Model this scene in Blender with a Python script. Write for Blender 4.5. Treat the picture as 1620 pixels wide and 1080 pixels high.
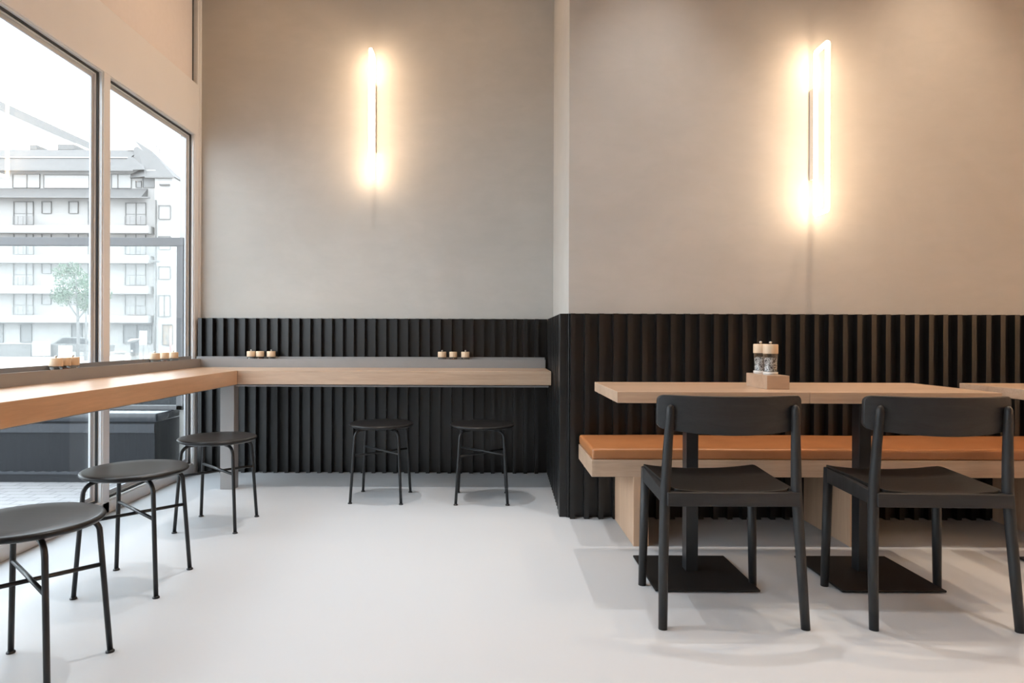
import bpy, bmesh, math, random
from mathutils import Vector, Matrix
random.seed(7)
PI = math.pi
C = bpy.context.scene.collection
for o in list(bpy.data.objects): bpy.data.objects.remove(o)

# ------------------------------------------------------------------ camera, world, exposure
FPX, CX, CY, H, ROLL = 1035.0, 775.0, 532.0, 0.96, 0.0033
cd = bpy.data.cameras.new('camera'); cam = bpy.data.objects.new('camera', cd); C.objects.link(cam)
cam.location = (0, 0, H); cam.rotation_euler = (PI/2, -ROLL, 0)
cd.sensor_width = 36; cd.lens = 36*FPX/1620
cd.shift_x = (810-CX)/1620; cd.shift_y = -(540-CY)/1620
cd.clip_start = 0.05; cd.clip_end = 500
bpy.context.scene.camera = cam

W = bpy.data.worlds.new('overcast_sky'); bpy.context.scene.world = W; W.use_nodes = True
bg = W.node_tree.nodes['Background']
bg.inputs[0].default_value = (0.86, 0.93, 1.0, 1); bg.inputs[1].default_value = 6.8
vs = bpy.context.scene.view_settings
vs.view_transform = 'Standard'; vs.look = 'None'; vs.gamma = 1; vs.use_curve_mapping = False
vs.exposure = -0.10

def spot(loc, power, col, ang=66, rad=0.004, blend=0.9):
    l = bpy.data.lights.new('downlight_or_fill', 'SPOT'); l.energy = power; l.color = col
    l.spot_size = math.radians(ang); l.spot_blend = blend; l.shadow_soft_size = rad
    o = bpy.data.objects.new('downlight_or_fill', l); C.objects.link(o); o.location = loc
    return o
NEUT = (1.0, 0.965, 0.93); WARM = (1.0, 0.76, 0.54)
spot((-0.80, 3.62, 3.7), 175, NEUT)
spot((-0.62, 2.35, 3.7), 150, NEUT)
for wx in (-1.45, -.15): spot((wx, 3.85, 3.8), 22, (1.0, .62, .32), 158, .06, 1.0)   # unseen fill spots, added to warm the upper part of the recessed wall
spot((0.86, 2.98, 3.7), 120, NEUT)
spot((1.75, 2.75, 3.7), 110, WARM)
spot((2.35, 3.05, 3.7), 160, WARM)
spot((0.6, 0.9, 3.7), 95, NEUT)
spot((-0.7, -0.4, 3.7), 95, NEUT)
spot((2.2, 1.0, 3.7), 150, NEUT)

def wall_glow(loc, rz, power):                 # further wall lamps of the same kind, on the walls beyond the frame
    l = bpy.data.lights.new('wall_light', 'AREA'); l.shape = 'RECTANGLE'; l.size = .12; l.size_y = .9
    l.energy = power; l.color = (1.0, .66, .40)
    o = bpy.data.objects.new('wall_light', l); C.objects.link(o); o.location = loc; o.rotation_euler = (PI/2, 0, rz)
wall_glow((4.25, 3.38, 2.05), 0, 60)
wall_glow((5.08, 1.6, 2.05), -PI/2, 95)
wall_glow((5.08, -.9, 2.05), -PI/2, 95)

# ------------------------------------------------------------------ materials
def newmat(name):
    m = bpy.data.materials.new(name); m.use_nodes = True
    return m, m.node_tree, m.node_tree.nodes['Principled BSDF']
def mix(nt, fac, a, b):
    n = nt.nodes.new('ShaderNodeMix'); n.data_type = 'RGBA'
    if hasattr(fac, 'links'): nt.links.new(fac, n.inputs[0])
    else: n.inputs[0].default_value = fac
    for i, v in ((6, a), (7, b)):
        if hasattr(v, 'links'): nt.links.new(v, n.inputs[i])
        else: n.inputs[i].default_value = (*v, 1)
    return n.outputs[2]
def coords(nt, scale=(1, 1, 1)):
    t = nt.nodes.new('ShaderNodeTexCoord'); mp = nt.nodes.new('ShaderNodeMapping')
    mp.inputs['Scale'].default_value = scale
    nt.links.new(t.outputs['Object'], mp.inputs['Vector']); return mp.outputs[0]
def noise(nt, vec, scale, detail=4, rough=.55, dist=0):
    n = nt.nodes.new('ShaderNodeTexNoise'); n.inputs['Scale'].default_value = scale
    n.inputs['Detail'].default_value = detail; n.inputs['Roughness'].default_value = rough
    n.inputs['Distortion'].default_value = dist
    nt.links.new(vec, n.inputs['Vector']); return n.outputs['Fac']
def ramp(nt, fac, lo, hi):
    r = nt.nodes.new('ShaderNodeMapRange'); r.inputs[1].default_value = lo; r.inputs[2].default_value = hi
    nt.links.new(fac, r.inputs[0]); return r.outputs[0]
def bump(nt, b, h, strength=.2, dist=.002):
    n = nt.nodes.new('ShaderNodeBump'); n.inputs['Strength'].default_value = strength; n.inputs['Distance'].default_value = dist
    nt.links.new(h, n.inputs['Height']); nt.links.new(n.outputs[0], b.inputs['Normal'])
def paint(name, a, b=None, rough=.6, scale=6, metal=0, bmp=0, spec=.5, st=(1, 1, 1)):
    m, nt, p = newmat(name); b = b or tuple(x*.92 for x in a)
    v = coords(nt, st); f = noise(nt, v, scale)
    nt.links.new(mix(nt, ramp(nt, f, .3, .7), a, b), p.inputs['Base Color'])
    p.inputs['Roughness'].default_value = rough; p.inputs['Metallic'].default_value = metal
    p.inputs['Specular IOR Level'].default_value = spec
    if bmp: bump(nt, p, noise(nt, v, scale*12), bmp)
    return m
def wood(name, a, b, axis='X', rough=.45, bmp=.15, g=1.0, spec=.5, coat=0):
    m, nt, p = newmat(name); p.inputs['Coat Weight'].default_value = coat; p.inputs['Coat Roughness'].default_value = .30; p.inputs['Specular IOR Level'].default_value = spec
    s = {'X': (1.2, 16, 16), 'Y': (16, 1.2, 16), 'Z': (16, 16, 1.2)}[axis]
    s = tuple(x*g for x in s)
    v = coords(nt, s); n1 = noise(nt, v, 1.0, 6, .6, .6)
    v2 = coords(nt, tuple(x*6 for x in s)); n2 = noise(nt, v2, 1.2, 3, .6)
    c1 = mix(nt, ramp(nt, n1, .32, .68), a, b)
    mm = nt.nodes.new('ShaderNodeMath'); mm.operation = 'MULTIPLY'; mm.inputs[1].default_value = .35
    nt.links.new(ramp(nt, n2, .35, .75), mm.inputs[0])
    nt.links.new(mix(nt, mm.outputs[0], c1, tuple(x*.72 for x in b)), p.inputs['Base Color'])
    p.inputs['Roughness'].default_value = rough
    bump(nt, p, n2, bmp, .001)
    return m
def plaster(name, a, b):
    m, nt, p = newmat(name)
    v = coords(nt, (1, 1, 1)); n1 = noise(nt, v, 1.6, 6, .62, .9); n2 = noise(nt, coords(nt, (1, 1, 2.5)), 5, 5, .6, .4)
    c = mix(nt, ramp(nt, n1, .3, .7), a, b)
    mm = nt.nodes.new('ShaderNodeMath'); mm.operation = 'MULTIPLY'; mm.inputs[1].default_value = .4
    nt.links.new(ramp(nt, n2, .4, .7), mm.inputs[0])
    nt.links.new(mix(nt, mm.outputs[0], c, tuple(x*.95 for x in b)), p.inputs['Base Color'])
    p.inputs['Roughness'].default_value = .75
    bump(nt, p, n2, .08, .004); return m
def emit(name, col, s):
    m, nt, p = newmat(name); p.inputs['Base Color'].default_value = (1, 1, 1, 1)
    p.inputs['Emission Color'].default_value = (*col, 1); p.inputs['Emission Strength'].default_value = s
    return m
def glass(name, tint=(.96, .98, .98), refl=1.0):
    m = bpy.data.materials.new(name); m.use_nodes = True; nt = m.node_tree; nt.nodes.clear()
    out = nt.nodes.new('ShaderNodeOutputMaterial'); t = nt.nodes.new('ShaderNodeBsdfTransparent'); t.inputs[0].default_value = (*tint, 1)
    g = nt.nodes.new('ShaderNodeBsdfGlossy'); g.inputs['Roughness'].default_value = 0.0
    lw = nt.nodes.new('ShaderNodeLayerWeight'); lw.inputs[0].default_value = .5
    pw = nt.nodes.new('ShaderNodeMath'); pw.operation = 'POWER'; pw.inputs[1].default_value = 5
    fr = nt.nodes.new('ShaderNodeMath'); fr.operation = 'MULTIPLY_ADD'; fr.inputs[1].default_value = .96; fr.inputs[2].default_value = .04
    nt.links.new(lw.outputs['Facing'], pw.inputs[0]); nt.links.new(pw.outputs[0], fr.inputs[0])
    ml = nt.nodes.new('ShaderNodeMath'); ml.operation = 'MULTIPLY'; ml.inputs[1].default_value = refl
    x = nt.nodes.new('ShaderNodeMixShader')
    nt.links.new(fr.outputs[0], ml.inputs[0]); nt.links.new(ml.outputs[0], x.inputs[0])
    nt.links.new(t.outputs[0], x.inputs[1]); nt.links.new(g.outputs[0], x.inputs[2]); nt.links.new(x.outputs[0], out.inputs[0])
    return m
def speckle(name, a, b, scale=260):
    m, nt, p = newmat(name); v = coords(nt)
    vo = nt.nodes.new('ShaderNodeTexVoronoi'); vo.inputs['Scale'].default_value = scale
    nt.links.new(v, vo.inputs['Vector'])
    sp = nt.nodes.new('ShaderNodeSeparateColor'); nt.links.new(vo.outputs['Color'], sp.inputs[0])
    nt.links.new(mix(nt, ramp(nt, sp.outputs[0], .35, .65), a, b), p.inputs['Base Color'])
    p.inputs['Roughness'].default_value = .7; return m

M = dict(
 floor=paint('poured_floor', (.49, .515, .545), (.475, .50, .53), .5, 1.2),
 plaster=plaster('limewash_plaster', (.455, .443, .418), (.412, .401, .376)),
 ceiling=paint('ceiling_paint', (.84, .72, .59), None, .9),
 room=paint('room_paint', (.62, .53, .44), None, .9),
 slat=paint('black_slat_paint', (.007, .0072, .0078), (.0055, .0056, .006), .36, 9, st=(4, 4, .4), spec=.55),
 cream=paint('cream_frame_paint', (.80, .80, .82), (.78, .78, .80), .45, 3),
 pink=paint('beige_blind_fabric', (.78, .74, .745), (.76, .72, .725), .85, 30),
 alu=paint('aluminium_frame', (.74, .76, .78), (.70, .72, .74), .35, 4),
 white_in=paint('white_sash_strip', (.75, .77, .79), None, .4),
 sash=paint('grey_sash', (.50, .52, .55), None, .4),
 gasket=paint('rubber_gasket', (.03, .032, .036), None, .5),
 steel=paint('grey_powder_steel', (.27, .265, .265), (.25, .245, .245), .38, 8),
 oakX=wood('oak_x', (.56, .405, .295), (.43, .295, .20), 'X', .32, coat=.25),
 oakYlit=wood('oak_y_warm_lit', (.66, .40, .235), (.54, .31, .17), 'Y', .30, coat=.8),  # same oak as the back counter, with warm room light in its colour
 oakZ=wood('oak_z', (.56, .38, .26), (.46, .30, .195), 'Z'),
 oakend=wood('oak_end', (.56, .45, .36), (.48, .38, .29), 'Z', g=2),
 ash=wood('black_ash_z', (.013, .013, .014), (.030, .030, .031), 'Z', .42, .5, 1.6, .3),
 ashX=wood('black_ash_x', (.013, .013, .014), (.030, .030, .031), 'X', .42, .5, 1.6, .3),
 ashY=wood('black_ash_y', (.010, .0095, .009), (.018, .017, .016), 'X', .36, .5, 2.2, .3),
 stoolw=wood('black_seat_wood', (.010, .010, .011), (.015, .015, .016), 'X', .28, .2, 1.5, .22),
 tube=paint('black_steel_tube', (.016, .017, .019), None, .33, 20, metal=.0, spec=.35),
 plate=paint('black_base_plate', (.010, .010, .0105), (.014, .014, .0145), .5, 60, bmp=.4, spec=.15),
 leather=paint('cognac_leather', (.36, .150, .058), (.31, .125, .046), .36, 10, bmp=.15),
 lamp=emit('lamp_tube_outer', (1.0, .72, .48), 46), lamp2=emit('lamp_tube_inner_end', (1.0, .70, .44), 17), lamp3=emit('lamp_tube_inner', (1.0, .72, .46), 7),
 lampmt=paint('lamp_mount_white', (.80, .76, .70), None, .4),
 jar=glass('jar_glass', (.95, .96, .96), 1.3),
 pane=glass('window_glass'),
 capw=wood('light_lid_wood', (.72, .56, .40), (.62, .46, .31), 'Z', .5, .1, 3),
 pepper=speckle('peppercorns', (.03, .027, .03), (.62, .60, .60)),
 salt=speckle('salt_crystals', (.50, .38, .34), (.82, .78, .76), 300),
 chili=speckle('chili_flakes', (.40, .09, .03), (.25, .05, .02)),
 knob=paint('brushed_knob', (.55, .54, .53), None, .3, metal=1),
 base=paint('clear_base_ring', (.75, .72, .69), None, .3),
 # outside
 pavers=None, planter=paint('dark_planter_board', (0.008, 0.010, 0.013), (0.007, 0.008, 0.011), .5, 6, spec=.3, st=(12, 1, 1)),
 planterlid=paint('planter_lid', (0.038, 0.042, 0.049), None, .22),
 screen=paint('grey_windscreen_frame', (.115, .115, .12), None, .5),
 fac=paint('pale_brick', (0.357, 0.342, 0.330), (0.342, 0.327, 0.315), .9, 1.5),
 facw=paint('white_render', (0.395, 0.378, 0.365), None, .9),
 roof=paint('slate_roof', (.145, .140, .137), (.130, .125, .122), .9, 1.5),
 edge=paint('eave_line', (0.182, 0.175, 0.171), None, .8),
 wpane=paint('far_window_pane', (0.319, 0.306, 0.296), (0.274, 0.264, 0.255), .5, .6),
 wdark=paint('far_window_dark', (0.152, 0.147, 0.144), (0.205, 0.198, 0.194), .5, .8),
 wframe=paint('far_window_frame', (0.167, 0.160, 0.156), None, .6),
 rail=paint('balcony_rail', (0.251, 0.239, 0.232), None, .6),
 road=paint('pale_road', (0.380, 0.365, 0.353), (0.357, 0.346, 0.334), .9, .3),
 leaf=paint('tree_leaf', (.055, .115, .060), (.115, .155, .115), .7, 1.2),
 bark=paint('tree_bark', (0.167, 0.160, 0.156), None, .9),
 grey=paint('street_grey', (.165, .16, .155), None, .7), white=paint('street_white', (0.418, 0.399, 0.388), None, .7),
 dgrey=paint('street_dark_grey', (.045, .045, .046), None, .5), red=paint('street_red', (0.471, 0.274, 0.258), None, .6),
 orange=paint('poster_orange', (0.334, 0.251, 0.190), (0.167, 0.167, 0.163), .6, 3),
)
def _pavers():
    m, nt, p = newmat('street_pavers')
    br = nt.nodes.new('ShaderNodeTexBrick'); br.inputs['Scale'].default_value = 3.2
    br.inputs['Color1'].default_value = (.30, .30, .31, 1); br.inputs['Color2'].default_value = (.27, .27, .28, 1)
    br.inputs['Mortar'].default_value = (.16, .16, .17, 1); br.inputs['Mortar Size'].default_value = .015
    nt.links.new(coords(nt), br.inputs['Vector']); nt.links.new(br.outputs[0], p.inputs['Base Color'])
    p.inputs['Roughness'].default_value = .85; return m
M['pavers'] = _pavers()

# ------------------------------------------------------------------ mesh helpers
class MB:
    def __init__(s): s.bm = bmesh.new(); s.mats = []; s.mi = 0
    def use(s, mat):
        if mat not in s.mats: s.mats.append(mat)
        s.mi = s.mats.index(mat); return s
    def _f(s, vs):
        try: f = s.bm.faces.new(vs); f.material_index = s.mi; return f
        except ValueError: return None
    def box(s, x0, x1, y0, y1, z0, z1):
        v = [s.bm.verts.new(p) for p in ((x0,y0,z0),(x1,y0,z0),(x1,y1,z0),(x0,y1,z0),(x0,y0,z1),(x1,y0,z1),(x1,y1,z1),(x0,y1,z1))]
        for q in ((3,2,1,0),(4,5,6,7),(0,1,5,4),(1,2,6,5),(2,3,7,6),(3,0,4,7)): s._f([v[i] for i in q])
        return s
    def rbox(s, x0, x1, y0, y1, z0, z1, r, seg=3):
        """box with rounded edges"""
        b2 = bmesh.new(); bmesh.ops.create_cube(b2, size=1)
        for v in b2.verts: v.co = Vector(((x0+x1)/2+v.co.x*(x1-x0), (y0+y1)/2+v.co.y*(y1-y0), (z0+z1)/2+v.co.z*(z1-z0)))
        bmesh.ops.bevel(b2, geom=list(b2.edges), offset=r, segments=seg, profile=.5, affect='EDGES')
        s.merge(b2, seg > 2); return s
    def merge(s, b2, smooth=True):
        vm = {v: s.bm.verts.new(v.co) for v in b2.verts}
        for f in b2.faces:
            g = s._f([vm[v] for v in f.verts])
            if g: g.smooth = smooth
        b2.free()
    def prism(s, pts, a0, a1, axis='Z'):
        """polygon extruded along axis; pts are the two other coordinates in xyz order"""
        def P(p, a):
            if axis == 'Z': return (p[0], p[1], a)
            if axis == 'X': return (a, p[0], p[1])
            return (p[0], a, p[1])
        lo = [s.bm.verts.new(P(p, a0)) for p in pts]; hi = [s.bm.verts.new(P(p, a1)) for p in pts]
        s._f(lo[::-1]); s._f(hi); n = len(pts)
        for i in range(n): s._f([lo[i], lo[(i+1) % n], hi[(i+1) % n], hi[i]])
        return s
    def hull(s, verts, faces):
        v = [s.bm.verts.new(p) for p in verts]
        for f in faces: s._f([v[i] for i in f])
        return s
    def tube(s, path, rad, n=14, caps=True):
        path = [Vector(p) for p in path]; rs = rad if isinstance(rad, (list, tuple)) else [rad]*len(path)
        rings = []; up = None
        for i, p in enumerate(path):
            if i == 0: d = path[1]-p
            elif i == len(path)-1: d = p-path[i-1]
            else: d = (path[i+1]-p).normalized()+(p-path[i-1]).normalized()
            d.normalize()
            if up is None: up = Vector((1, 0, 0)) if abs(d.x) < .8 else Vector((0, 1, 0))
            a = d.cross(up).normalized(); b = d.cross(a).normalized(); up = b.cross(d)*-1 if False else up
            rings.append([s.bm.verts.new(p+(a*math.cos(2*PI*k/n)+b*math.sin(2*PI*k/n))*rs[i]) for k in range(n)])
        for i in range(len(rings)-1):
            for k in range(n):
                f = s._f([rings[i][k], rings[i][(k+1) % n], rings[i+1][(k+1) % n], rings[i+1][k]])
                if f: f.smooth = True
        if caps: s._f(rings[0][::-1]); s._f(rings[-1])
        return s
    def lathe(s, prof, c=(0, 0, 0), n=40):
        """prof: list of (r,z)"""
        rings = []
        for r, z in prof:
            if r < 1e-6: rings.append([s.bm.verts.new((c[0], c[1], c[2]+z))])
            else: rings.append([s.bm.verts.new((c[0]+r*math.cos(2*PI*k/n), c[1]+r*math.sin(2*PI*k/n), c[2]+z)) for k in range(n)])
        for i in range(len(rings)-1):
            A, B = rings[i], rings[i+1]
            for k in range(n):
                a0, a1 = A[k % len(A)], A[(k+1) % len(A)]; b0, b1 = B[k % len(B)], B[(k+1) % len(B)]
                if len(A) == 1 and len(B) == 1: continue
                if len(A) == 1: f = s._f([a0, b1, b0])
                elif len(B) == 1: f = s._f([a0, a1, b0])
                else: f = s._f([a0, a1, b1, b0])
                if f: f.smooth = True
        return s
    def build(s, name, mat=None, parent=None, loc=None, rz=0, bevel=0, kind=None):
        if mat and not s.mats: s.mats.append(M[mat])
        bmesh.ops.recalc_face_normals(s.bm, faces=list(s.bm.faces))
        me = bpy.data.meshes.new(name); s.bm.to_mesh(me); s.bm.free()
        for m in s.mats: me.materials.append(m)
        o = bpy.data.objects.new(name, me); C.objects.link(o)
        if parent: o.parent = parent
        if loc: o.location = loc
        if rz: o.rotation_euler.z = rz
        if kind: o['kind'] = kind
        if bevel:
            b = o.modifiers.new('bevel', 'BEVEL'); b.width = bevel; b.segments = 2; b.limit_method = 'ANGLE'
            o.modifiers.new('wn', 'WEIGHTED_NORMAL')
            for p in me.polygons: p.use_smooth = True
        return o
def tag(o, label, cat, group=None):
    o['label'] = label; o['category'] = cat
    if group: o['group'] = group
    return o
def thing(name, label, cat, loc=(0, 0, 0), rz=0, group=None):
    o = bpy.data.objects.new(name, None); C.objects.link(o); o.location = loc; o.rotation_euler = (0, 0, rz)
    o.empty_display_size = .1
    return tag(o, label, cat, group)
def copy_tree(o, parent=None):
    c = o.copy(); C.objects.link(c); c.parent = parent
    for ch in [x for x in bpy.data.objects if x.parent == o]: copy_tree(ch, c)
    return c
def dup(root, loc, rz, label, group=None):
    c = copy_tree(root); c.location = loc; c.rotation_euler = (0, 0, rz); c['label'] = label
    if group: c['group'] = group
    return c
def PX(px, Y): return (px-CX)*Y/FPX
def PZ(px, py, Y): return H-(py-CY-ROLL*(px-CX))*Y/FPX

# ------------------------------------------------------------------ room shell
CEIL = 3.9
XW = -2.06                                   # inner face of the window wall
MB().box(-2.2, 5.2, -4.2, 4.8, -.12, 0).build('floor', 'floor', kind='structure')
MB().box(-2.3, 5.3, -4.3, 4.9, CEIL, CEIL+.15).build('ceiling', 'ceiling', kind='structure')
MB().box(-2.2, .50, 4.64, 4.9, 0, CEIL).build('wall_back', 'plaster', kind='structure')
MB().prism([(.421, 3.5), (5.2, 3.5), (5.2, 4.9), (.448, 4.9), (.448, 4.64)], 0, CEIL).build('wall_right', 'plaster', kind='structure')
MB().box(5.2, 5.35, -4.2, 4.9, 0, CEIL).build('wall_east', 'room', kind='structure')
m = MB(); m.box(-2.2, 5.35, -4.35, -4.2, 0, CEIL)
m.build('wall_rear', 'room', kind='structure')

# slatted dado panels
def ribs(name, length, edges, z1, loc, rz, w=.025, d=.042):
    m = MB(); m.box(0, length, 0, .012, 0, z1)
    for e in edges: m.box(e, e+w, -d, 0, 0, z1)
    return m.build(name, 'slat', loc=loc, rz=rz, kind='structure')
ZB = 1.083
x0 = -2.055
ribs('trim_1', .405-x0, [(-1.9426-.025+k*.0761)-x0 for k in range(-1, 31)], ZB, (x0, 4.622, 0), 0)
dx, dy = .029, 1.11
L = math.hypot(dx, dy); ang = math.atan2(dy, dx)
# return panel runs from back (.402,4.6) to front (.373,3.49); outward normal faces -x
m = MB(); m.box(0, L+.01, 0, .013, 0, ZB)
for k in range(14): m.box(.03+k*.0755, .055+k*.0755, -.034, 0, 0, ZB)
m.build('trim_2', 'slat', loc=(.438, 4.60, 0), rz=-PI/2-(PI/2-ang), kind='structure')
m = MB(); m.box(.373, .414, 3.485, 3.56, 0, ZB); m.box(.417, .4225, 3.470, 3.5, 0, ZB)
m.build('trim_3', 'slat', kind='structure', bevel=.0015)
ribs('trim_4', 4.75, [.025-.025+.005+k*.0755 for k in range(62)], ZB, (.42, 3.487, 0), 0)

# window wall -------------------------------------------------------
ZL0, ZL1 = 2.365, 2.723
MULL = [(3.487, 3.547)]
yb = 3.487
bays = [(3.547, 4.562), (1.35, 3.487), (-.85, 1.29)]
# lintel, jambs and mullions in cream paint
m = MB()
m.box(-2.115, XW, -4.2, 4.64, ZL0, ZL1)
m.box(-2.115, XW, 4.562, 4.64, 0, ZL0)
for y in (3.487, 1.29, -.91): m.box(-2.115, XW, y, y+.06, 0, ZL0)
m.box(-2.2, XW, -4.2, -.91, 0, ZL0)
m.box(-2.115, XW, 4.60, 4.64, ZL1, CEIL)
m.box(-2.075, XW+.012, 4.618, 4.64, 0, CEIL)
m.build('wall_left', 'cream', kind='structure', bevel=.002)
m = MB(); m.box(-2.115, XW, -.85, 4.562, 0, .062); m.build('trim_5', 'alu', kind='structure', bevel=.003)
m = MB(); m.box(-2.14, -2.075, -4.2, 4.545, ZL1, CEIL); m.build('trim_6', 'pink', kind='structure')
m = MB(); m.box(-2.15, -2.09, 4.545, 4.60, ZL1, CEIL); m.build('trim_7', 'gasket', kind='structure')
for i, (a, b) in enumerate(bays):
    f = MB(); f.use(M['alu'])
    z0, z1 = .062, ZL0
    t, g = .042, .007
    # silver reveal, dark gasket ring, silver sash, pane
    def ring(mm, a, b, z0, z1, t, xa, xb):
        mm.box(xa, xb, a, a+t, z0, z1); mm.box(xa, xb, b-t, b, z0, z1)
        mm.box(xa, xb, a+t, b-t, z0, z0+t); mm.box(xa, xb, a+t, b-t, z1-t, z1)
    ring(f, a, b, z0, z1, .008, -2.114, -2.066)
    f.use(M['gasket']); ring(f, a+.008, b-.008, z0+.008, z1-.008, .009, -2.113, -2.083)
    ring(f.use(M['white_in']), a+.017, b-.017, z0+.017, z1-.017, .006, -2.113, -2.092); f.use(M['sash']); ring(f, a+.023, b-.023, z0+.023, z1-.023, .020, -2.113, -2.101)
    w = f.build('window_%d' % (i+1), kind='structure', bevel=.0015)
    p = MB().box(-2.109, -2.105, a+.042, b-.042, z0+.042, z1-.042).build('pane', 'pane', parent=w)

# ------------------------------------------------------------------ bar counter with steel trough
CT, CB, CF, CW = .743, .657, 4.07, -1.57        # top, bottom, back-counter front, left-counter front
bar = thing('bar_counter', 'oak bar counter running along the window and turning along the slatted wall', 'counter', (-1.6, 4.1, 0))
bo = Vector(bar.location)
m = MB(); m.prism([(-1.992-bo.x, .6-bo.y), (CW-bo.x, .6-bo.y), (CW-bo.x, CF-bo.y), (-1.992-bo.x, 4.496-bo.y)], CB, CT)
m.build('worktop', 'oakYlit', bar, bevel=.002)
m = MB(); m.prism([(CW-bo.x+.0008, CF-bo.y), (.383-bo.x, CF-bo.y), (.383-bo.x, 4.496-bo.y), (-1.992-bo.x+.0008, 4.496-bo.y)], CB, CT)
m.build('worktop', 'oakX', bar, bevel=.002)
m = MB(); m.box(-1.594-.086-bo.x, -1.594-bo.x, 4.08-bo.y, 4.155-bo.y, 0, CB-.008)
m.build('post', 'steel', bar, bevel=.002)
m = MB(); m.box(-1.75-bo.x, -1.60-bo.x, .68-bo.y, .76-bo.y, 0, CB-.008); m.build('post', 'steel', bar, bevel=.002)
m = MB(); m.box(-1.60-bo.x, .37-bo.x, CF+.035-bo.y, CF+.075-bo.y, CB-.016, CB-.006)
m.box(-1.70-bo.x, -1.60-bo.x, .7-bo.y, 4.2-bo.y, CB-.008, CB)
m.build('support_bar', 'steel', bar)
tr = thing('condiment_trough', 'grey steel trough running along the back of the bar counter', 'trough', (-1.99, 4.5, .7255))
def U(f0, f1, b, zt, z0=.7255):                    # section of the trough: front plate f0, back plate f1
    t = .004; s = 1 if f1 > f0 else -1
    return [(f0, z0), (f0, .801), (f0+s*t, .801), (f0+s*t, z0+t), (f1-s*t, z0+t), (f1-s*t, zt), (f1, zt), (f1, z0)]
to = Vector(tr.location)
pts = [(y-to.y, z-to.z) for y, z in U(4.5, 4.575, 0, .8145)]
m = MB(); m.prism(pts, -2.05-to.x, .383-to.x, 'X'); m.build('channel', 'steel', tr, bevel=.0008)
pts = [(x-to.x, z-to.z) for x, z in U(-1.99, -2.056, 0, .819)]
m = MB(); m.prism(pts, .6-to.y, 4.498-to.y, 'Y'); m.build('channel', 'steel', tr, bevel=.0008)

# ------------------------------------------------------------------ mills and jars
JR = .0285
def mill(kind, name, label, loc, group):
    t = thing(name, label, 'mill' if kind != 'chili' else 'jar', loc, 0, group)
    r = JR if kind != 'chili' else .0265
    m = MB(); m.lathe([(0, 0), (r, 0), (r, .010), (r-.001, .0115), (r-.004, .012), (0, .012)], n=32); m.build('base', 'base', t)
    m = MB(); m.lathe([(r-.001, .012), (r-.001, .0852), (r-.003, .0852), (r-.003, .0125)], n=32); m.build('glass_body', 'jar', t)
    fill = .066 if kind != 'chili' else .070
    m = MB(); m.lathe([(0, .013), (r-.0042, .013), (r-.0042, fill), (r*.5, fill+.004), (0, fill+.002)], n=32)
    m.build('contents', {'pepper': 'pepper', 'salt': 'salt', 'chili': 'chili'}[kind], t)
    m = MB(); m.lathe([(0, .0852), (r, .0852), (r+.0005, .087), (r+.0005, .121), (r-.001, .123), (0, .123)], n=32); m.build('lid', 'capw', t)
    if kind != 'chili':
        m = MB(); m.lathe([(0, .123), (.0035, .123), (.0035, .127), (.0055, .1285), (.006, .131), (.0045, .134), (0, .135)], n=20); m.build('knob', 'knob', t)
    return t
TZ = .7295
def trio(group, pts, where):
    z = TZ
    labs = [('pepper', 'pepper_mill', 'wood-topped pepper mill, %s of the trio ' % pts[0][2]),
            ('chili', 'spice_jar', 'jar of red flakes, middle of the trio '),
            ('pepper', 'pepper_mill', 'wood-topped pepper mill, %s of the trio ' % pts[2][2])]
    for (x, y, _), (k, n, l) in zip(pts, labs):
        t = mill(k, n, l+where, (x, y, z), group)
# raise mills so that their lids show above the trough lip
trio('mills by the window mullion', [(-2.023, 3.05, 'nearest'), (-2.023, 3.112, ''), (-2.023, 3.174, 'farthest')], 'left of the window mullion')
trio('mills near the window corner', [(-2.023, 3.95, 'nearest'), (-2.023, 4.067, ''), (-2.023, 4.183, 'farthest')], 'by the narrow window near the corner')
trio('mills at the left of the back counter', [(-1.655, 4.537, 'leftmost'), (-1.593, 4.537, ''), (-1.516, 4.537, 'rightmost')], 'at the left end of the back counter')
trio('mills at the right of the back counter', [(-.331, 4.537, 'leftmost'), (-.2535, 4.537, ''), (-.169, 4.537, 'rightmost')], 'on the back counter above the two stools')

# ------------------------------------------------------------------ stools
def make_stool(label, loc, rz):
    t = thing('bar_stool', label, 'stool', loc, rz, 'low black stools at the bar')
    R = .19
    m = MB(); m.lathe([(0, .4235), (.155, .4235), (.172, .425), (.182, .429), (.1885, .435), (R, .4385), (.1885, .4425), (.184, .4455), (.176, .447), (.12, .4462), (0, .4455)], n=72)
    m.build('seat', 'stoolw', t)
    for sx, sy in ((-1, -1), (1, -1), (1, 1), (-1, 1)):
        F = Vector((.1475*sx, .1475*sy, .004)); T = Vector((.127*sx, .127*sy, .372))
        path = [F, F.lerp(T, .5), T]
        for k in range(1, 8):                      # bend inwards under the seat
            a = k/7*PI/2*.95
            path.append(Vector(((.127-.001*0-.036*(1-math.cos(a)))*sx, (.127-.036*(1-math.cos(a)))*sy, .372+.0435*math.sin(a))))
        path.append(Vector((.070*sx, .070*sy, .4155)))
        m = MB(); m.tube(path, .0082, 12); leg = m.build('leg', 'tube', t)
        m = MB(); m.lathe([(0, 0), (.0125, 0), (.0125, .004), (.009, .0075), (0, .0075)], (F.x, F.y, 0), 16); m.build('foot_glide', 'tube', leg)
    k = .1475-(.0205)*.27/.372
    m = MB(); m.tube([(-k, -k, .272), (k, k, .272)], .0065, 12); m.build('stretcher', 'tube', t)
    m = MB(); m.tube([(k, -k, .283), (0, 0, .2835), (-k, k, .283)], .0065, 12); m.build('stretcher', 'tube', t)
    return t
st = make_stool('nearest black stool at the window counter, cut by the left edge of the photo', (-1.292, 1.833, 0), .03)
G = None
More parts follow.
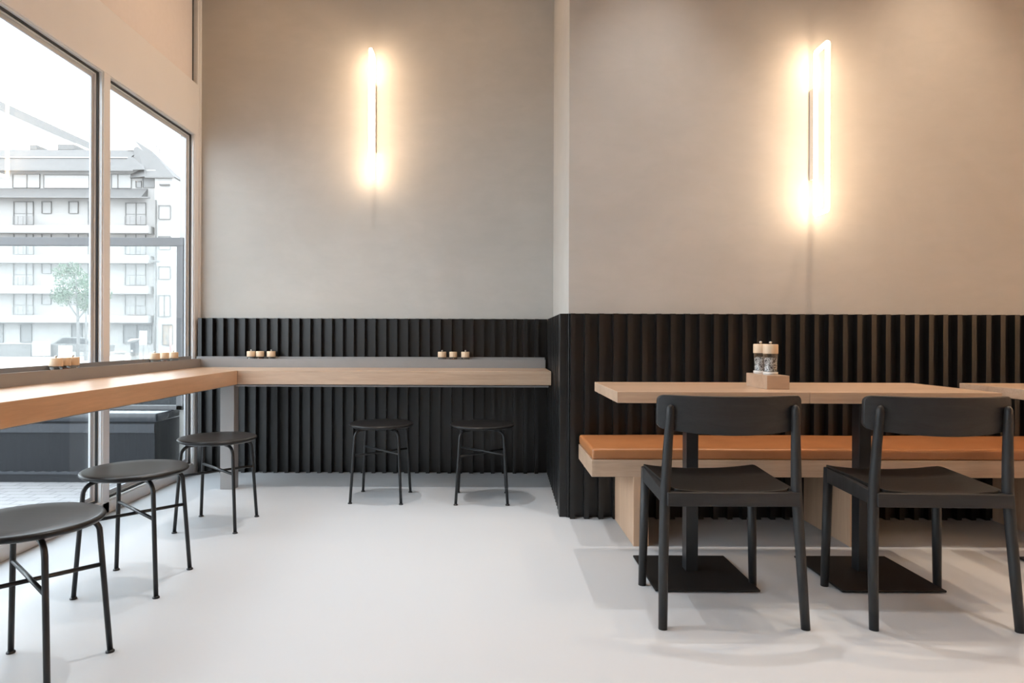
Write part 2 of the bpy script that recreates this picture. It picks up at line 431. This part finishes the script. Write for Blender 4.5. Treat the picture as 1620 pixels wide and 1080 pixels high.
dup(st, (-1.371, 2.534, 0), .04, 'middle black stool of the three along the window counter')
dup(st, (-1.382, 3.325, 0), 0, 'black stool nearest the corner under the window counter, in front of the grey post')
dup(st, (-.642, 3.885, 0), -.06, 'left black stool of the two facing the slatted back wall')
dup(st, (-.044, 3.87, 0), 0, 'right black stool of the two facing the slatted back wall')

# ------------------------------------------------------------------ tables
TT = .755; YF, YK = 2.444, 2.976
def make_table(x0, x1, cx, label):
    t = thing('dining_table', label, 'table', (cx, 2.66, 0), 0, 'oak tables at the bench')
    m = MB(); m.box(x0-cx, x1-cx, YF-2.66, YK-2.66, TT-.042, TT); m.build('tabletop', 'oakX', t, bevel=.0015)
    m = MB(); m.box(-.024, .024, -.01, .045, .010, TT-.048); m.build('column', 'tube', t, bevel=.001)
    m = MB(); m.box(-.13, .13, -.09, .13, TT-.048, TT-.042); m.build('mounting_plate', 'tube', t)
    m = MB(); m.rbox(-.197, .197, -.205, .185, .004, .012, .003, 2)
    for sx in (-.17, .17):
        for sy in (-.17, .15): m.lathe([(0, 0), (.012, 0), (.012, .004), (0, .004)], (sx, sy, 0), 12)
    m.build('base_plate', 'plate', t)
    return t
make_table(.477, 1.1955, .822, 'oak pedestal table at the left end of the bench, with the mill block on it')
make_table(1.1965, 1.915, 1.522, 'oak pedestal table behind the right-hand black chair, joined to the mill table')
make_table(2.136, 2.855, 2.49, 'oak table end entering at the right edge of the photo')

# mill block on the table
m = MB(); m.box(0, .089, 0, .208, 0, .054)
b = m.build('mill_block', 'oakX', loc=(1.0915, 2.576, TT), bevel=.001); tag(b, 'small oak block holding two mills on the table', 'holder')
mill('pepper', 'pepper_mill', 'nearer clear pepper mill with wooden lid standing on the oak block', (1.136, 2.648, TT+.054-.012+.012), 'mills on the oak block')
mill('pepper', 'pepper_mill', 'farther clear mill with wooden lid standing on the oak block', (1.136, 2.745, TT+.054), 'mills on the oak block')

# ------------------------------------------------------------------ bench and cushion
bn = thing('wall_bench', 'oak bench along the slatted wall under the tan leather cushion', 'bench', (1.7, 3.22, 0))
m = MB(); m.box(.469-1.7, 4.6-1.7, 3.0-3.22, 3.443-3.22, .318, .396); m.build('seat_board', 'oakX', bn, bevel=.0015)
for x in (.661, 1.654, 2.647, 3.64):
    m = MB(); m.box(x-1.7, x+.07-1.7, 3.0-3.22, 3.443-3.22, 0, .318); m.build('support_panel', 'oakZ', bn, bevel=.0015)
def cushion():
    bm = bmesh.new(); x0, x1, y0, y1, z0, z1 = .471, 4.59, 3.004, 3.441, .3965, .446
    bmesh.ops.create_cube(bm, size=1)
    for v in bm.verts: v.co = Vector(((x0+x1)/2+v.co.x*(x1-x0), (y0+y1)/2+v.co.y*(y1-y0), (z0+z1)/2+v.co.z*(z1-z0)))
    bmesh.ops.bevel(bm, geom=[e for e in bm.edges], offset=.014, segments=4, profile=.6, affect='EDGES')
    bmesh.ops.bisect_plane(bm, geom=bm.verts[:]+bm.edges[:]+bm.faces[:], plane_co=(0, 3.222, 0), plane_no=(0, 1, 0))
    for k in range(1, 30): bmesh.ops.bisect_plane(bm, geom=bm.verts[:]+bm.edges[:]+bm.faces[:], plane_co=(x0+(x1-x0)*k/30, 0, 0), plane_no=(1, 0, 0))
    for v in bm.verts:
        if v.co.z > .43:
            u = (v.co.y-y0)/(y1-y0); e = min(1, (v.co.x-x0)/.08)
            v.co.z += .008*max(0, 1-(2*u-1)**2)*e + .0012*math.sin(v.co.x*9)*e
    mm = MB(); mm.merge(bm, True); return mm
c = cushion()
cu = c.build('bench_cushion', 'leather'); tag(cu, 'long tan leather cushion lying on the oak wall bench', 'cushion')

# ------------------------------------------------------------------ chairs
def make_chair(label, loc, rz):
    t = thing('dining_chair', label, 'chair', loc, rz, 'black wooden chairs with their backs to the camera')
    for s in (-1, 1):                              # rear legs run up as the back posts
        P = [(.235*s, -.190, 0), (.229*s, -.172, .20), (.2215*s, -.158, .40), (.2185*s, -.156, .46), (.213*s, -.163, .60), (.208*s, -.172, .700), (.2075*s, -.173, .722), (.207*s, -.1735, .732), (.207*s, -.174, .736)]
        R = [.0145, .0160, .0172, .0172, .0155, .0138, .0128, .009, .003]
        m = MB(); m.tube(P, R, 18); m.build('leg', 'ash', t)
        P = [(.214*s, .193, 0), (.209*s, .189, .22), (.204*s, .185, .458)]
        m = MB(); m.tube(P, [.0145, .0165, .0168], 18); m.build('leg', 'ash', t)
    m = MB(); m.rbox(-.218, .222, -.181, -.155, .400, .446, .003, 2); m.build('rail', 'ashX', t)
    m = MB(); m.rbox(-.200, .200, .176, .196, .405, .446, .003, 2); m.build('rail', 'ashX', t)
    for s in (-1, 1):
        a, b = (.219*s, -.150), (.205*s, .182); w = .010
        m = MB(); q = [(a[0]-w, a[1]), (a[0]+w, a[1]), (b[0]+w, b[1]), (b[0]-w, b[1])]; zt = (.447, .447, .462, .462); m.hull([(x, y, .403) for x, y in q]+[(x, y, z) for (x, y), z in zip(q, zt)], [(3, 2, 1, 0), (4, 5, 6, 7), (0, 1, 5, 4), (1, 2, 6, 5), (2, 3, 7, 6), (3, 0, 4, 7)]); m.build('rail', 'ash', t, bevel=.002)
    # seat: thin moulded plywood, dished
    bm = bmesh.new(); nx, ny = 24, 20; th = .011
    def pt(u, v):                                  # u -1..1, v 0..1 (rear..front)
        w = .200+.014*v; y = -.166+.372*v; x = u*w
        ax, ay = abs(u), abs(2*v-1); r = .16       # rounded corners
        cx_, cy_ = max(0, (ax-(1-r))/r), max(0, (ay-(1-r))/r)
        if cx_ > 0 and cy_ > 0:
            d = math.hypot(cx_, cy_); mx = max(cx_, cy_); k = mx/d
            x = math.copysign((1-r)+cx_*k*r, u)*w; y = -.166+.372*(.5+math.copysign(((1-r)+cy_*k*r)/2, 2*v-1))
        z = .453+.016*v-.011*(1-u*u)*(.7+.3*v)+.004*abs(u)**4-.010*max(0, v-.85)**2*30
        return Vector((x, y, z))
    top = [[bm.verts.new(pt(-1+2*i/nx, j/ny)) for i in range(nx+1)] for j in range(ny+1)]
    bot = [[bm.verts.new(pt(-1+2*i/nx, j/ny)-Vector((0, 0, th))) for i in range(nx+1)] for j in range(ny+1)]
    for j in range(ny):
        for i in range(nx):
            bm.faces.new((top[j][i], top[j][i+1], top[j+1][i+1], top[j+1][i])); bm.faces.new((bot[j][i], bot[j+1][i], bot[j+1][i+1], bot[j][i+1]))
    for i in range(nx):
        bm.faces.new((top[0][i+1], top[0][i], bot[0][i], bot[0][i+1])); bm.faces.new((top[ny][i], top[ny][i+1], bot[ny][i+1], bot[ny][i]))
    for j in range(ny):
        bm.faces.new((top[j][0], top[j+1][0], bot[j+1][0], bot[j][0])); bm.faces.new((top[j+1][nx], top[j][nx], bot[j][nx], bot[j+1][nx]))
    m = MB(); m.merge(bm, False); m.build('seat', 'ashY', t, bevel=.002)
    # backrest: curved board, concave to the sitter, rounded corners
    bm = bmesh.new(); nx, nz = 32, 12; hw = .243
    def bp(u, v, off):
        zt, zb = .766, .638+.015*u*u
        x = u; z = v; r = .022
        X = u*hw; Z = zb+(zt-zb)*v
        ex, ez = hw-abs(X), min(Z-zb, zt-Z)
        if ex < r and ez < r:                      # pull the corner in on a circle
            a, b = (r-ex)/r, (r-ez)/r; k = max(a, b)/math.hypot(a, b)
            X = math.copysign(hw-r+r*a*k, X); Z = (zb+r-r*b*k) if v < .5 else (zt-r+r*b*k)
        y = -.210+.072*(X/hw)**2+off-.10*(Z-.70)*.5
        return Vector((X, y, Z))
    us = [-1, -.985, -.965, -.94, -.92]+[(-.88+1.76*i/22) for i in range(23)]+[.92, .94, .965, .985, 1]
    vs_ = [0, .03, .07, .12, .18, .3, .5, .7, .82, .88, .93, .97, 1]
    A = [[bm.verts.new(bp(u, v, 0)) for u in us] for v in vs_]; B = [[bm.verts.new(bp(u, v, .016)) for u in us] for v in vs_]
    n, k = len(us)-1, len(vs_)-1
    for j in range(k):
        for i in range(n):
            bm.faces.new((A[j][i], A[j][i+1], A[j+1][i+1], A[j+1][i])); bm.faces.new((B[j][i], B[j+1][i], B[j+1][i+1], B[j][i+1]))
    for i in range(n):
        bm.faces.new((A[0][i+1], A[0][i], B[0][i], B[0][i+1])); bm.faces.new((A[k][i], A[k][i+1], B[k][i+1], B[k][i]))
    for j in range(k):
        bm.faces.new((A[j][0], A[j+1][0], B[j+1][0], B[j][0])); bm.faces.new((A[j+1][n], A[j][n], B[j][n], B[j+1][n]))
    m = MB(); m.merge(bm, False); m.build('backrest', 'ashX', t, bevel=.003)
    return t
ch = make_chair('left black wooden chair with curved back, in front of the mill table', (.807, 2.342, 0), 0)
dup(ch, (1.506, 2.333, 0), -.03, 'right black wooden chair with curved back, beside the right edge of the photo')

# ------------------------------------------------------------------ wall lamps
def make_lamp(label, loc):
    t = thing('wall_lamp', label, 'lamp', loc, 0, 'glowing rectangular loop wall lamps')
    h = .4275; a, b = -.046, -.168; r = .0115     # inner and outer tube distance from the wall
    def arc(p, q, n):                              # rounded corner q between p and n
        p, q, n = Vector(p), Vector(q), Vector(n); c = .012
        p0 = q+(p-q).normalized()*c; p1 = q+(n-q).normalized()*c
        return [p0.lerp(q, s).lerp(q.lerp(p1, s), s) for s in (0, .25, .5, .75, 1)]
    A, B, D, E = (0, a, -h), (0, a, h), (0, b, h), (0, b, -h)
    m = MB()
    m.use(M['lamp']).tube(arc(A, B, D)[2:]+arc(B, D, E)+arc(D, E, A)+arc(E, A, B)[:3], r, 12)
    m.use(M['lamp2']).tube([arc(E, A, B)[2], arc(E, A, B)[4], (0, a, -.24)], r, 12).tube([(0, a, .24), arc(A, B, D)[0], arc(A, B, D)[2]], r, 12)
    m.use(M['lamp3']).tube([(0, a, -.24), (0, a, .24)], r, 12)
    m.build('light_tube', None, t)
    m = MB(); m.use(M['lampmt']); m.box(-.0115, .0115, a, -.004, -.24, .24); m.use(M['gasket']); m.box(-.006, .006, -.004, 0, -.24, .24); m.build('mounting_bar', None, t)
    return t
make_lamp('left glowing loop lamp, on the recessed wall above the back counter', (-.822, 4.64, 2.493))
make_lamp('right glowing loop lamp, on the projecting wall above the tables', (1.716, 3.5, 2.0365))

# ------------------------------------------------------------------ outside: terrace
m = MB(); m.box(-16, -2.2, -6, 12, -.10, -.03); m.build('terrace', 'pavers', kind='structure')
m = MB(); m.hull([(-120, 12, -.12), (40, 12, -.12), (40, 100, -1.40), (-120, 100, -1.40), (-120, 12, -.5), (40, 12, -.5), (40, 100, -1.8), (-120, 100, -1.8)],
                 [(0, 1, 2, 3), (4, 7, 6, 5), (0, 4, 5, 1), (1, 5, 6, 2), (2, 6, 7, 3), (3, 7, 4, 0)])
m.build('street', 'road', kind='structure')
def GZ(Y): return -.12-(Y-12)*1.28/88
pl = thing('planter_box', 'long dark planter box outside the window with a lid-like rim', 'planter', (-2.25, 4.4, -.03))
m = MB(); m.box(-4.2, 0, 0, .43, 0, .405); m.build('box', 'planter', pl, bevel=.003)
m = MB(); m.rbox(-4.22, .02, -.02, .45, .4055, .467, .012, 3); m.build('lid', 'planterlid', pl)
m = MB(); m.box(-4.2, 0, -.012, 0, .335, .395); m.box(-4.2, 0, -.012, 0, .055, .075); m.build('rail', 'planterlid', pl)
p2 = MB().box(-5, 0, 0, .4, 0, .66).build('planter_box', 'planter', loc=(-2.4, 5.6, -.03), bevel=.01); tag(p2, 'dark planter box farther out, behind the lidded planter', 'planter')
wsn = thing('wind_screen', 'grey framed glass wind screen standing on the planter outside', 'screen', (-2.16, 4.62, .437))
zt = PZ(200, 376, 4.62)-.437
m = MB(); m.box(-5, 0, -.02, .02, zt-.058, zt); m.box(-.045, 0, -.02, .02, 0, zt-.058); m.box(-3.0, -2.95, -.02, .02, 0, zt-.058); m.box(-5, 0, -.02, .02, 0, .03)
m.build('frame', 'screen', wsn, bevel=.002)
MB().box(-4.96, -.05, -.004, .004, .03, zt-.058).build('pane', 'pane', wsn)

# ------------------------------------------------------------------ outside: apartment building across the street
YB = 58.0
bd = thing('apartment_building', 'pale apartment building with balconies and slate roofs across the street', 'building', (PX(120, YB), YB, GZ(YB)))
BO = Vector(bd.location)
def bx(mm, px0, px1, py0, py1, Y0, Y1, Yr=None):
    Yr = Yr or Y0; cx = (px0+px1)/2
    mm.box(PX(px0, Yr)-BO.x, PX(px1, Yr)-BO.x, Y0-BO.y, Y1-BO.y, PZ(cx, py1, Yr)-BO.z, PZ(cx, py0, Yr)-BO.z)
def zz(py, Y): return PZ(120, py, Y)-BO.z
def xx(px, Y): return PX(px, Y)-BO.x
gz = GZ(YB)-BO.z-.3
m = MB(); m.box(xx(-420, YB), xx(245, YB), 0, 12, gz, zz(268, YB)); m.build('wall', 'fac', bd)
m = MB(); m.prism([(xx(244, 57.4), -.6), (xx(272, 57.4), -.6), (xx(291, 60), 2), (xx(291, 60), 9), (xx(244, 57.4), 9)], gz, zz(279, 57.4)); m.build('wall', 'facw', bd)
# roofs
def roofp(mm, prof, a, b):
    mm.prism([(Y-BO.y, zz(py, Y)) for py, Y in prof], xx(a, 58), xx(b, 58), 'X')
prof = [(268, 57.3, 228), (249, 58.8, 207), (248, 59.2, 206), (237, 60.5, 222), (237, 62.5, 222), (268, 63, 228)]
def VV(px, py, Y): return (xx(px, Y), Y-BO.y, zz(py, Y))
m = MB(); n = len(prof)
m.hull([VV(-430, py, Y) for py, Y, _ in prof]+[VV(p, py, Y) for py, Y, p in prof],
       [tuple(range(n)), tuple(range(2*n-1, n-1, -1))]+[(k, (k+1) % n, n+(k+1) % n, n+k) for k in range(n)])
m.build('roof', 'roof', bd)
m = MB(); roofp(m, [(311, 56.9), (298, 57.95), (298, 58.0), (311, 58.0)], -430, 233); m.build('roof', 'roof', bd)
m = MB(); bx(m, -430, 209, 267.3, 269.3, 57.2, 57.4); bx(m, -430, 234, 310, 312, 56.7, 57.0); bx(m, 228, 273, 278.5, 281, 57.1, 57.3); m.build('gutter', 'edge', bd)
m = MB(); bx(m, -430, 200, 247, 249, 58.6, 58.9); m.build('gutter', 'facw', bd)
V = lambda px, py, Y: (xx(px, Y), Y-BO.y, PZ(px, py, Y)-BO.z)
m = MB(); m.hull([V(229, 279, 57.2), V(274, 279, 57.2), V(293.5, 289.5, 60), V(293.5, 303, 64), V(195, 303, 64), V(213, 222, 61), V(240, 239, 61), V(205, 281, 57.7)],
                 [(0, 1, 6, 5), (1, 2, 6), (2, 3, 6), (3, 4, 5, 6), (4, 7, 5), (7, 0, 5), (0, 7, 4, 3, 2, 1)])
m.build('roof', 'roof', bd)
m = MB(); m.hull([V(201, 238, 60.3), V(225, 238, 60.3), V(213, 223, 60.3), V(201, 238, 60.9), V(225, 238, 60.9), V(213, 223, 60.9)], [(0, 1, 2), (3, 5, 4), (0, 2, 5, 3), (1, 4, 5, 2), (0, 3, 4, 1)])
m.build('gable', 'facw', bd)
# balcony slabs with parapets
for (a, b) in ((355.5, 367), (402.5, 414.5), (451, 463), (498, 509)):
    m = MB(); bx(m, -420, 234, a, b, 56.9, 58.0); m.build('balcony', 'facw', bd)
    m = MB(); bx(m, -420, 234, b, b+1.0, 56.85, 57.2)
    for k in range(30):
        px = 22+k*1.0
    m.build('balcony_shade_strip', 'edge', bd)  # solid darker strip under each slab, shade put into its colour
def win(px0, px1, py0, py1, mul=(), hbar=(), pane='wpane', Y=57.98, t=1.1, rails=False):
    m = MB(); m.use(M[pane]); bx(m, px0, px1, py0, py1, Y-.06, Y+.1)
    m.use(M['wframe']); e = .9
    bx(m, px0-e, px0, py0-e, py1, Y-.14, Y); bx(m, px0-e, px1, py0-e-.4, py0, Y-.14, Y); bx(m, px1, px1+.5, py0, py1, Y-.10, Y); bx(m, px0, px1, py1, py1+.5, Y-.12, Y)
    for x in mul: bx(m, x-.5, x+.5, py0, py1, Y-.13, Y)
    for y in hbar: bx(m, px0, px1, y-.25, y+.25, Y-.12, Y)
    w = m.build('window', None, bd)
    if rails:
        r = MB()
        h0 = py1-13
        for k in range(6): bx(r, px0-2, px1+1, h0+k*2.3, h0+k*2.3+.45, Y-.9, Y-.85)
        for k in range(5): bx(r, px0-2+(px1-px0+2)*k/4, px0-1.3+(px1-px0+2)*k/4, h0, py1, Y-.9, Y-.85)
        r.build('railing', 'rail', bd)
floors = [(319.5, 355, 337), (368.5, 402, 385), (416, 450.5, 432), (464.5, 497.5, 481)]
for (t0, b0, sm) in floors:
    for sh in (0, -195):
        win(21+sh, 51+sh, t0, b0, mul=(40.5+sh,), hbar=(t0+18,), rails=(sh == 0))
        win(65.5+sh, 79.5+sh, t0, sm); win(108+sh, 122+sh, t0, sm)
        win(139+sh, 165+sh, t0, b0, mul=(152+sh,))
    win(198, 229, t0+2, b0, mul=(214,), hbar=(t0+19,), rails=True)
    win(250.5, 268, t0+6 if t0 < 460 else t0+3, sm+9 if t0 < 460 else 500, Y=57.35, mul=() if t0 < 460 else (259,))
for sh in (0, -195):
    win(19+sh, 61+sh, 276, 296.5, mul=(41+sh,)); win(68+sh, 139+sh, 277, 297, pane='facw')
win(175, 206, 276, 297, mul=(185,))
win(214, 222, 287, 296, pane='wdark'); win(225, 243, 281, 296, pane='wdark')
win(252, 267, 292, 293, pane='wframe', Y=57.35)
for a, b in ((-60, -42), (-20, 4), (32, 49), (113, 129)): win(a, b, 514, 541, pane='wdark')
win(195, 215, 515, 543, pane='wdark', hbar=(534,)); win(217, 239, 515, 543, pane='wdark')
win(257, 273, 514, 545, pane='orange', Y=57.35)
m = MB(); bx(m, 45-0.6+200, 45.6+200, 316, 560, 57.2, 57.35); m.build('drainpipe', 'grey', bd)
m = MB(); bx(m, 46, 57, 229, 236.5, 61, 63); m.build('roof_box', 'grey', bd)
m = MB(); bx(m, 90, 116, 228, 236.5, 61, 64); m.build('chimney', 'grey', bd)
for px, a, b in ((251.5, 236, 268), (246, 230, 262), (282, 236, 280)):
    m = MB(); bx(m, px-.3, px+.3, a, b, 62, 62.05); bx(m, px-3, px+3, a+1, a+1.6, 62, 62.05); bx(m, px-2, px+2, a+4, a+4.6, 62, 62.05); m.build('antenna', 'grey', bd)

# canopy roof seen through the upper left window
cn = thing('canopy', 'pale sloping canopy roof beyond the left window', 'canopy', (PX(60, 30), 30, PZ(60, 200, 30)))
q = lambda px, py, Y: (PX(px, Y)-cn.location.x, Y-30, PZ(px, py, Y)-cn.location.z)
m = MB(); m.hull([q(-120, 105, 30), q(143, 226, 30), q(143, 237, 30), q(-120, 122, 30), q(-120, 105, 30.4), q(143, 226, 30.4), q(143, 237, 30.4), q(-120, 122, 30.4)],
                 [(0, 1, 2, 3), (4, 7, 6, 5), (0, 4, 5, 1), (1, 5, 6, 2), (2, 6, 7, 3), (3, 7, 4, 0)]); m.build('fascia_beam', 'grey', cn)
m = MB(); m.hull([q(-120, 121, 30.1), q(118, 225, 30.1), q(118, 227, 30.1), q(-120, 224, 30.1), q(-120, 121, 36), q(118, 225, 36), q(118, 227, 36), q(-120, 224, 36)],
                 [(0, 1, 2, 3), (4, 7, 6, 5), (0, 4, 5, 1), (1, 5, 6, 2), (2, 6, 7, 3), (3, 7, 4, 0)]); m.build('gable_sheet', 'white', cn)
m = MB(); m.tube([(q(-110, 224, 31)), (q(-110, 224, 31)[0], 1, GZ(31)-cn.location.z)], .12, 10); m.build('column', 'white', cn)

# street things
def street(name, label, cat, px, Y, parts):
    t = thing(name, label, cat, (PX(px, Y), Y, GZ(Y)))
    for nm, mat, fn in parts:
        m = MB(); fn(m); m.build(nm, mat, t)
    return t
def s_(Y): return Y/FPX
Y = 48.0; k = s_(Y)
street('garden_wall', 'grey low wall in front of the pale building, left of the white cabinet', 'wall', 20, Y, [('wall', 'grey', lambda m: m.box(-150*k, 28*k, 0, .3, 0, 20*k)), ('coping', 'white', lambda m: m.box(-150*k, 28.5*k, -.05, .35, 20*k, 21*k))])
street('utility_cabinet', 'tall white cabinet beside the grey low wall', 'cabinet', 61, Y-1, [('body', 'white', lambda m: m.box(-10*k, 10*k, 0, .6, .1, 24*k)), ('plinth', 'grey', lambda m: m.box(-10*k, 10*k, 0, .6, 0, .1)), ('door_edge', 'grey', lambda m: m.box(5*k, 5.5*k, -.02, 0, 8*k, 12*k))])
street('utility_cabinet', 'grey cabinet standing right of the tall white one', 'cabinet', 81, Y, [('body', 'grey', lambda m: m.box(-10*k, 10*k, 0, .6, 0, 20*k))])
street('utility_cabinet', 'small white cabinet standing before the parked car', 'cabinet', 99.5, Y-2, [('body', 'white', lambda m: m.box(-7*k, 7.5*k, 0, .5, 0, 18*k))])
Yc = 52.0; kc = s_(Yc)
car = thing('parked_car', 'grey parked car behind the small tree', 'car', (PX(122, Yc), Yc, GZ(Yc)))
m = MB(); m.prism([(-2.1, .35), (2.0, .35), (2.05, .85), (1.2, .95), (.7, 1.45), (-1.2, 1.5), (-2.0, 1.0), (-2.15, .7)], 0, 1.7, 'Y'); m.build('body', 'grey', car, bevel=.05)
m = MB(); m.prism([(-1.75, 1.0), (1.0, .98), (.62, 1.38), (-1.1, 1.42)], -.01, 1.71, 'Y'); m.build('windows', 'dgrey', car)
for x in (-1.35, 1.3):
    m = MB(); m.tube([(x, -.03, .32), (x, .2, .32)], .32, 18); m.build('wheel', 'dgrey', car)
m = MB(); m.box(1.9, 2.08, .1, .4, .65, .8); m.build('light', 'red', car)
Yt = 30.0; kt = s_(Yt)
street('waste_bin', 'grey ribbed litter bin on the pavement beyond the narrow window', 'bin', 190, Yt, [('body', 'white', lambda m: m.lathe([(0, 0), (6*kt, 0), (6.5*kt, 17*kt), (0, 17*kt)], n=16)), ('lid', 'grey', lambda m: m.lathe([(0, 17*kt), (7.5*kt, 17*kt), (7.2*kt, 18.5*kt), (0, 19.5*kt)], n=16))])
street('parking_meter', 'dark parking meter with white slanted roof', 'parking meter', 211, Yt, [('post', 'grey', lambda m: m.box(-4*kt, 5*kt, 0, .25, 0, 14*kt)), ('screen_panel', 'dgrey', lambda m: m.box(-4*kt, 4*kt, -.03, .25, 14*kt, 35*kt)), ('roof', 'white', lambda m: m.prism([(-7*kt, 36*kt), (9*kt, 40*kt), (9*kt, 41*kt), (-2*kt, 41*kt), (-7*kt, 37.5*kt)], -.1, .35, 'Y')), ('keypad', 'white', lambda m: m.box(-3*kt, 0, -.05, -.03, 20*kt, 23*kt))])
street('street_sign', 'white square sign board beside the parking meter', 'sign', 226, Yt+2, [('board', 'white', lambda m: m.box(-6*kt, 6*kt, 0, .05, 31*kt, 55*kt)), ('pole', 'grey', lambda m: m.box(-.5*kt, .5*kt, .02, .06, 0, 31*kt))])
street('lamp_post', 'thin grey street post in front of the building wing', 'post', 244.5, 34, [('pole', 'grey', lambda m: m.tube([(0, 0, 0), (0, 0, 5.2)], .045, 8)), ('cap', 'grey', lambda m: m.box(-.25, .25, -.1, .1, 5.2, 5.3))])
street('marker_pole', 'red and white striped pole beyond the narrow window', 'pole', 270, 34, [('pole', 'red', lambda m: m.tube([(0, 0, .35), (0, 0, 1.75)], .05, 8)), ('foot', 'white', lambda m: m.tube([(0, 0, 0), (0, 0, .35)], .05, 8))])
street('street_post', 'slim grey post right of the small tree', 'post', 136, 37, [('pole', 'grey', lambda m: m.tube([(0, 0, 0), (0, 0, 3.6)], .05, 8)), ('base', 'grey', lambda m: m.box(-.08, .08, -.08, .08, 0, .9))])
# tree
Yr = 31.0; kr = s_(Yr)
tree = thing('street_tree', 'small green tree on the pavement beyond the left window', 'tree', (PX(123, Yr), Yr, GZ(Yr)))
m = MB(); m.tube([(0, 0, 0), (.02, 0, 1.2), (0, 0, 2.2), (-.05, 0, 3.4), (-.1, 0, 4.3)], [.085, .07, .06, .04, .015], 10)
m.tube([(0, 0, 2.1), (.25, .1, 2.5), (.5, .2, 3.1)], [.04, .03, .01], 8); m.tube([(0, 0, 2.2), (-.3, -.1, 2.7), (-.6, 0, 3.3)], [.04, .03, .01], 8); m.tube([(-.05, 0, 3.0), (-.3, .3, 3.6), (-.5, .3, 4.2)], [.03, .02, .008], 8)
m.build('trunk', 'bark', tree)
m = MB(); rnd = random.Random(3)
blobs = [(-.75, 0, 4.35, .42), (-.35, .2, 4.5, .40), (-.55, 0, 3.75, .55), (-.95, .1, 3.25, .40), (0, 0, 3.4, .60), (.45, .1, 3.1, .50), (.95, 0, 3.2, .50), (.65, -.1, 3.7, .45), (1.3, 0, 3.35, .33), (.1, .3, 4.0, .45), (-.5, -.3, 3.1, .4), (.35, 0, 2.75, .35)]
for (bxx, by, bz, br) in blobs:
    for i in range(int(620*br)):
        d = Vector((rnd.gauss(0, 1), rnd.gauss(0, 1), rnd.gauss(0, 1))).normalized()*br*rnd.random()**.4
        c0 = Vector((bxx, by, bz))+d; s = rnd.uniform(.035, .07)
        a = Vector((rnd.gauss(0, 1), rnd.gauss(0, 1), rnd.gauss(0, 1))).normalized(); b_ = a.orthogonal().normalized()
        q4 = [m.bm.verts.new(c0+a*s), m.bm.verts.new(c0+b_*s*.5), m.bm.verts.new(c0-a*s), m.bm.verts.new(c0-b_*s*.5)]
        m._f(q4)
m.build('foliage', 'leaf', tree)
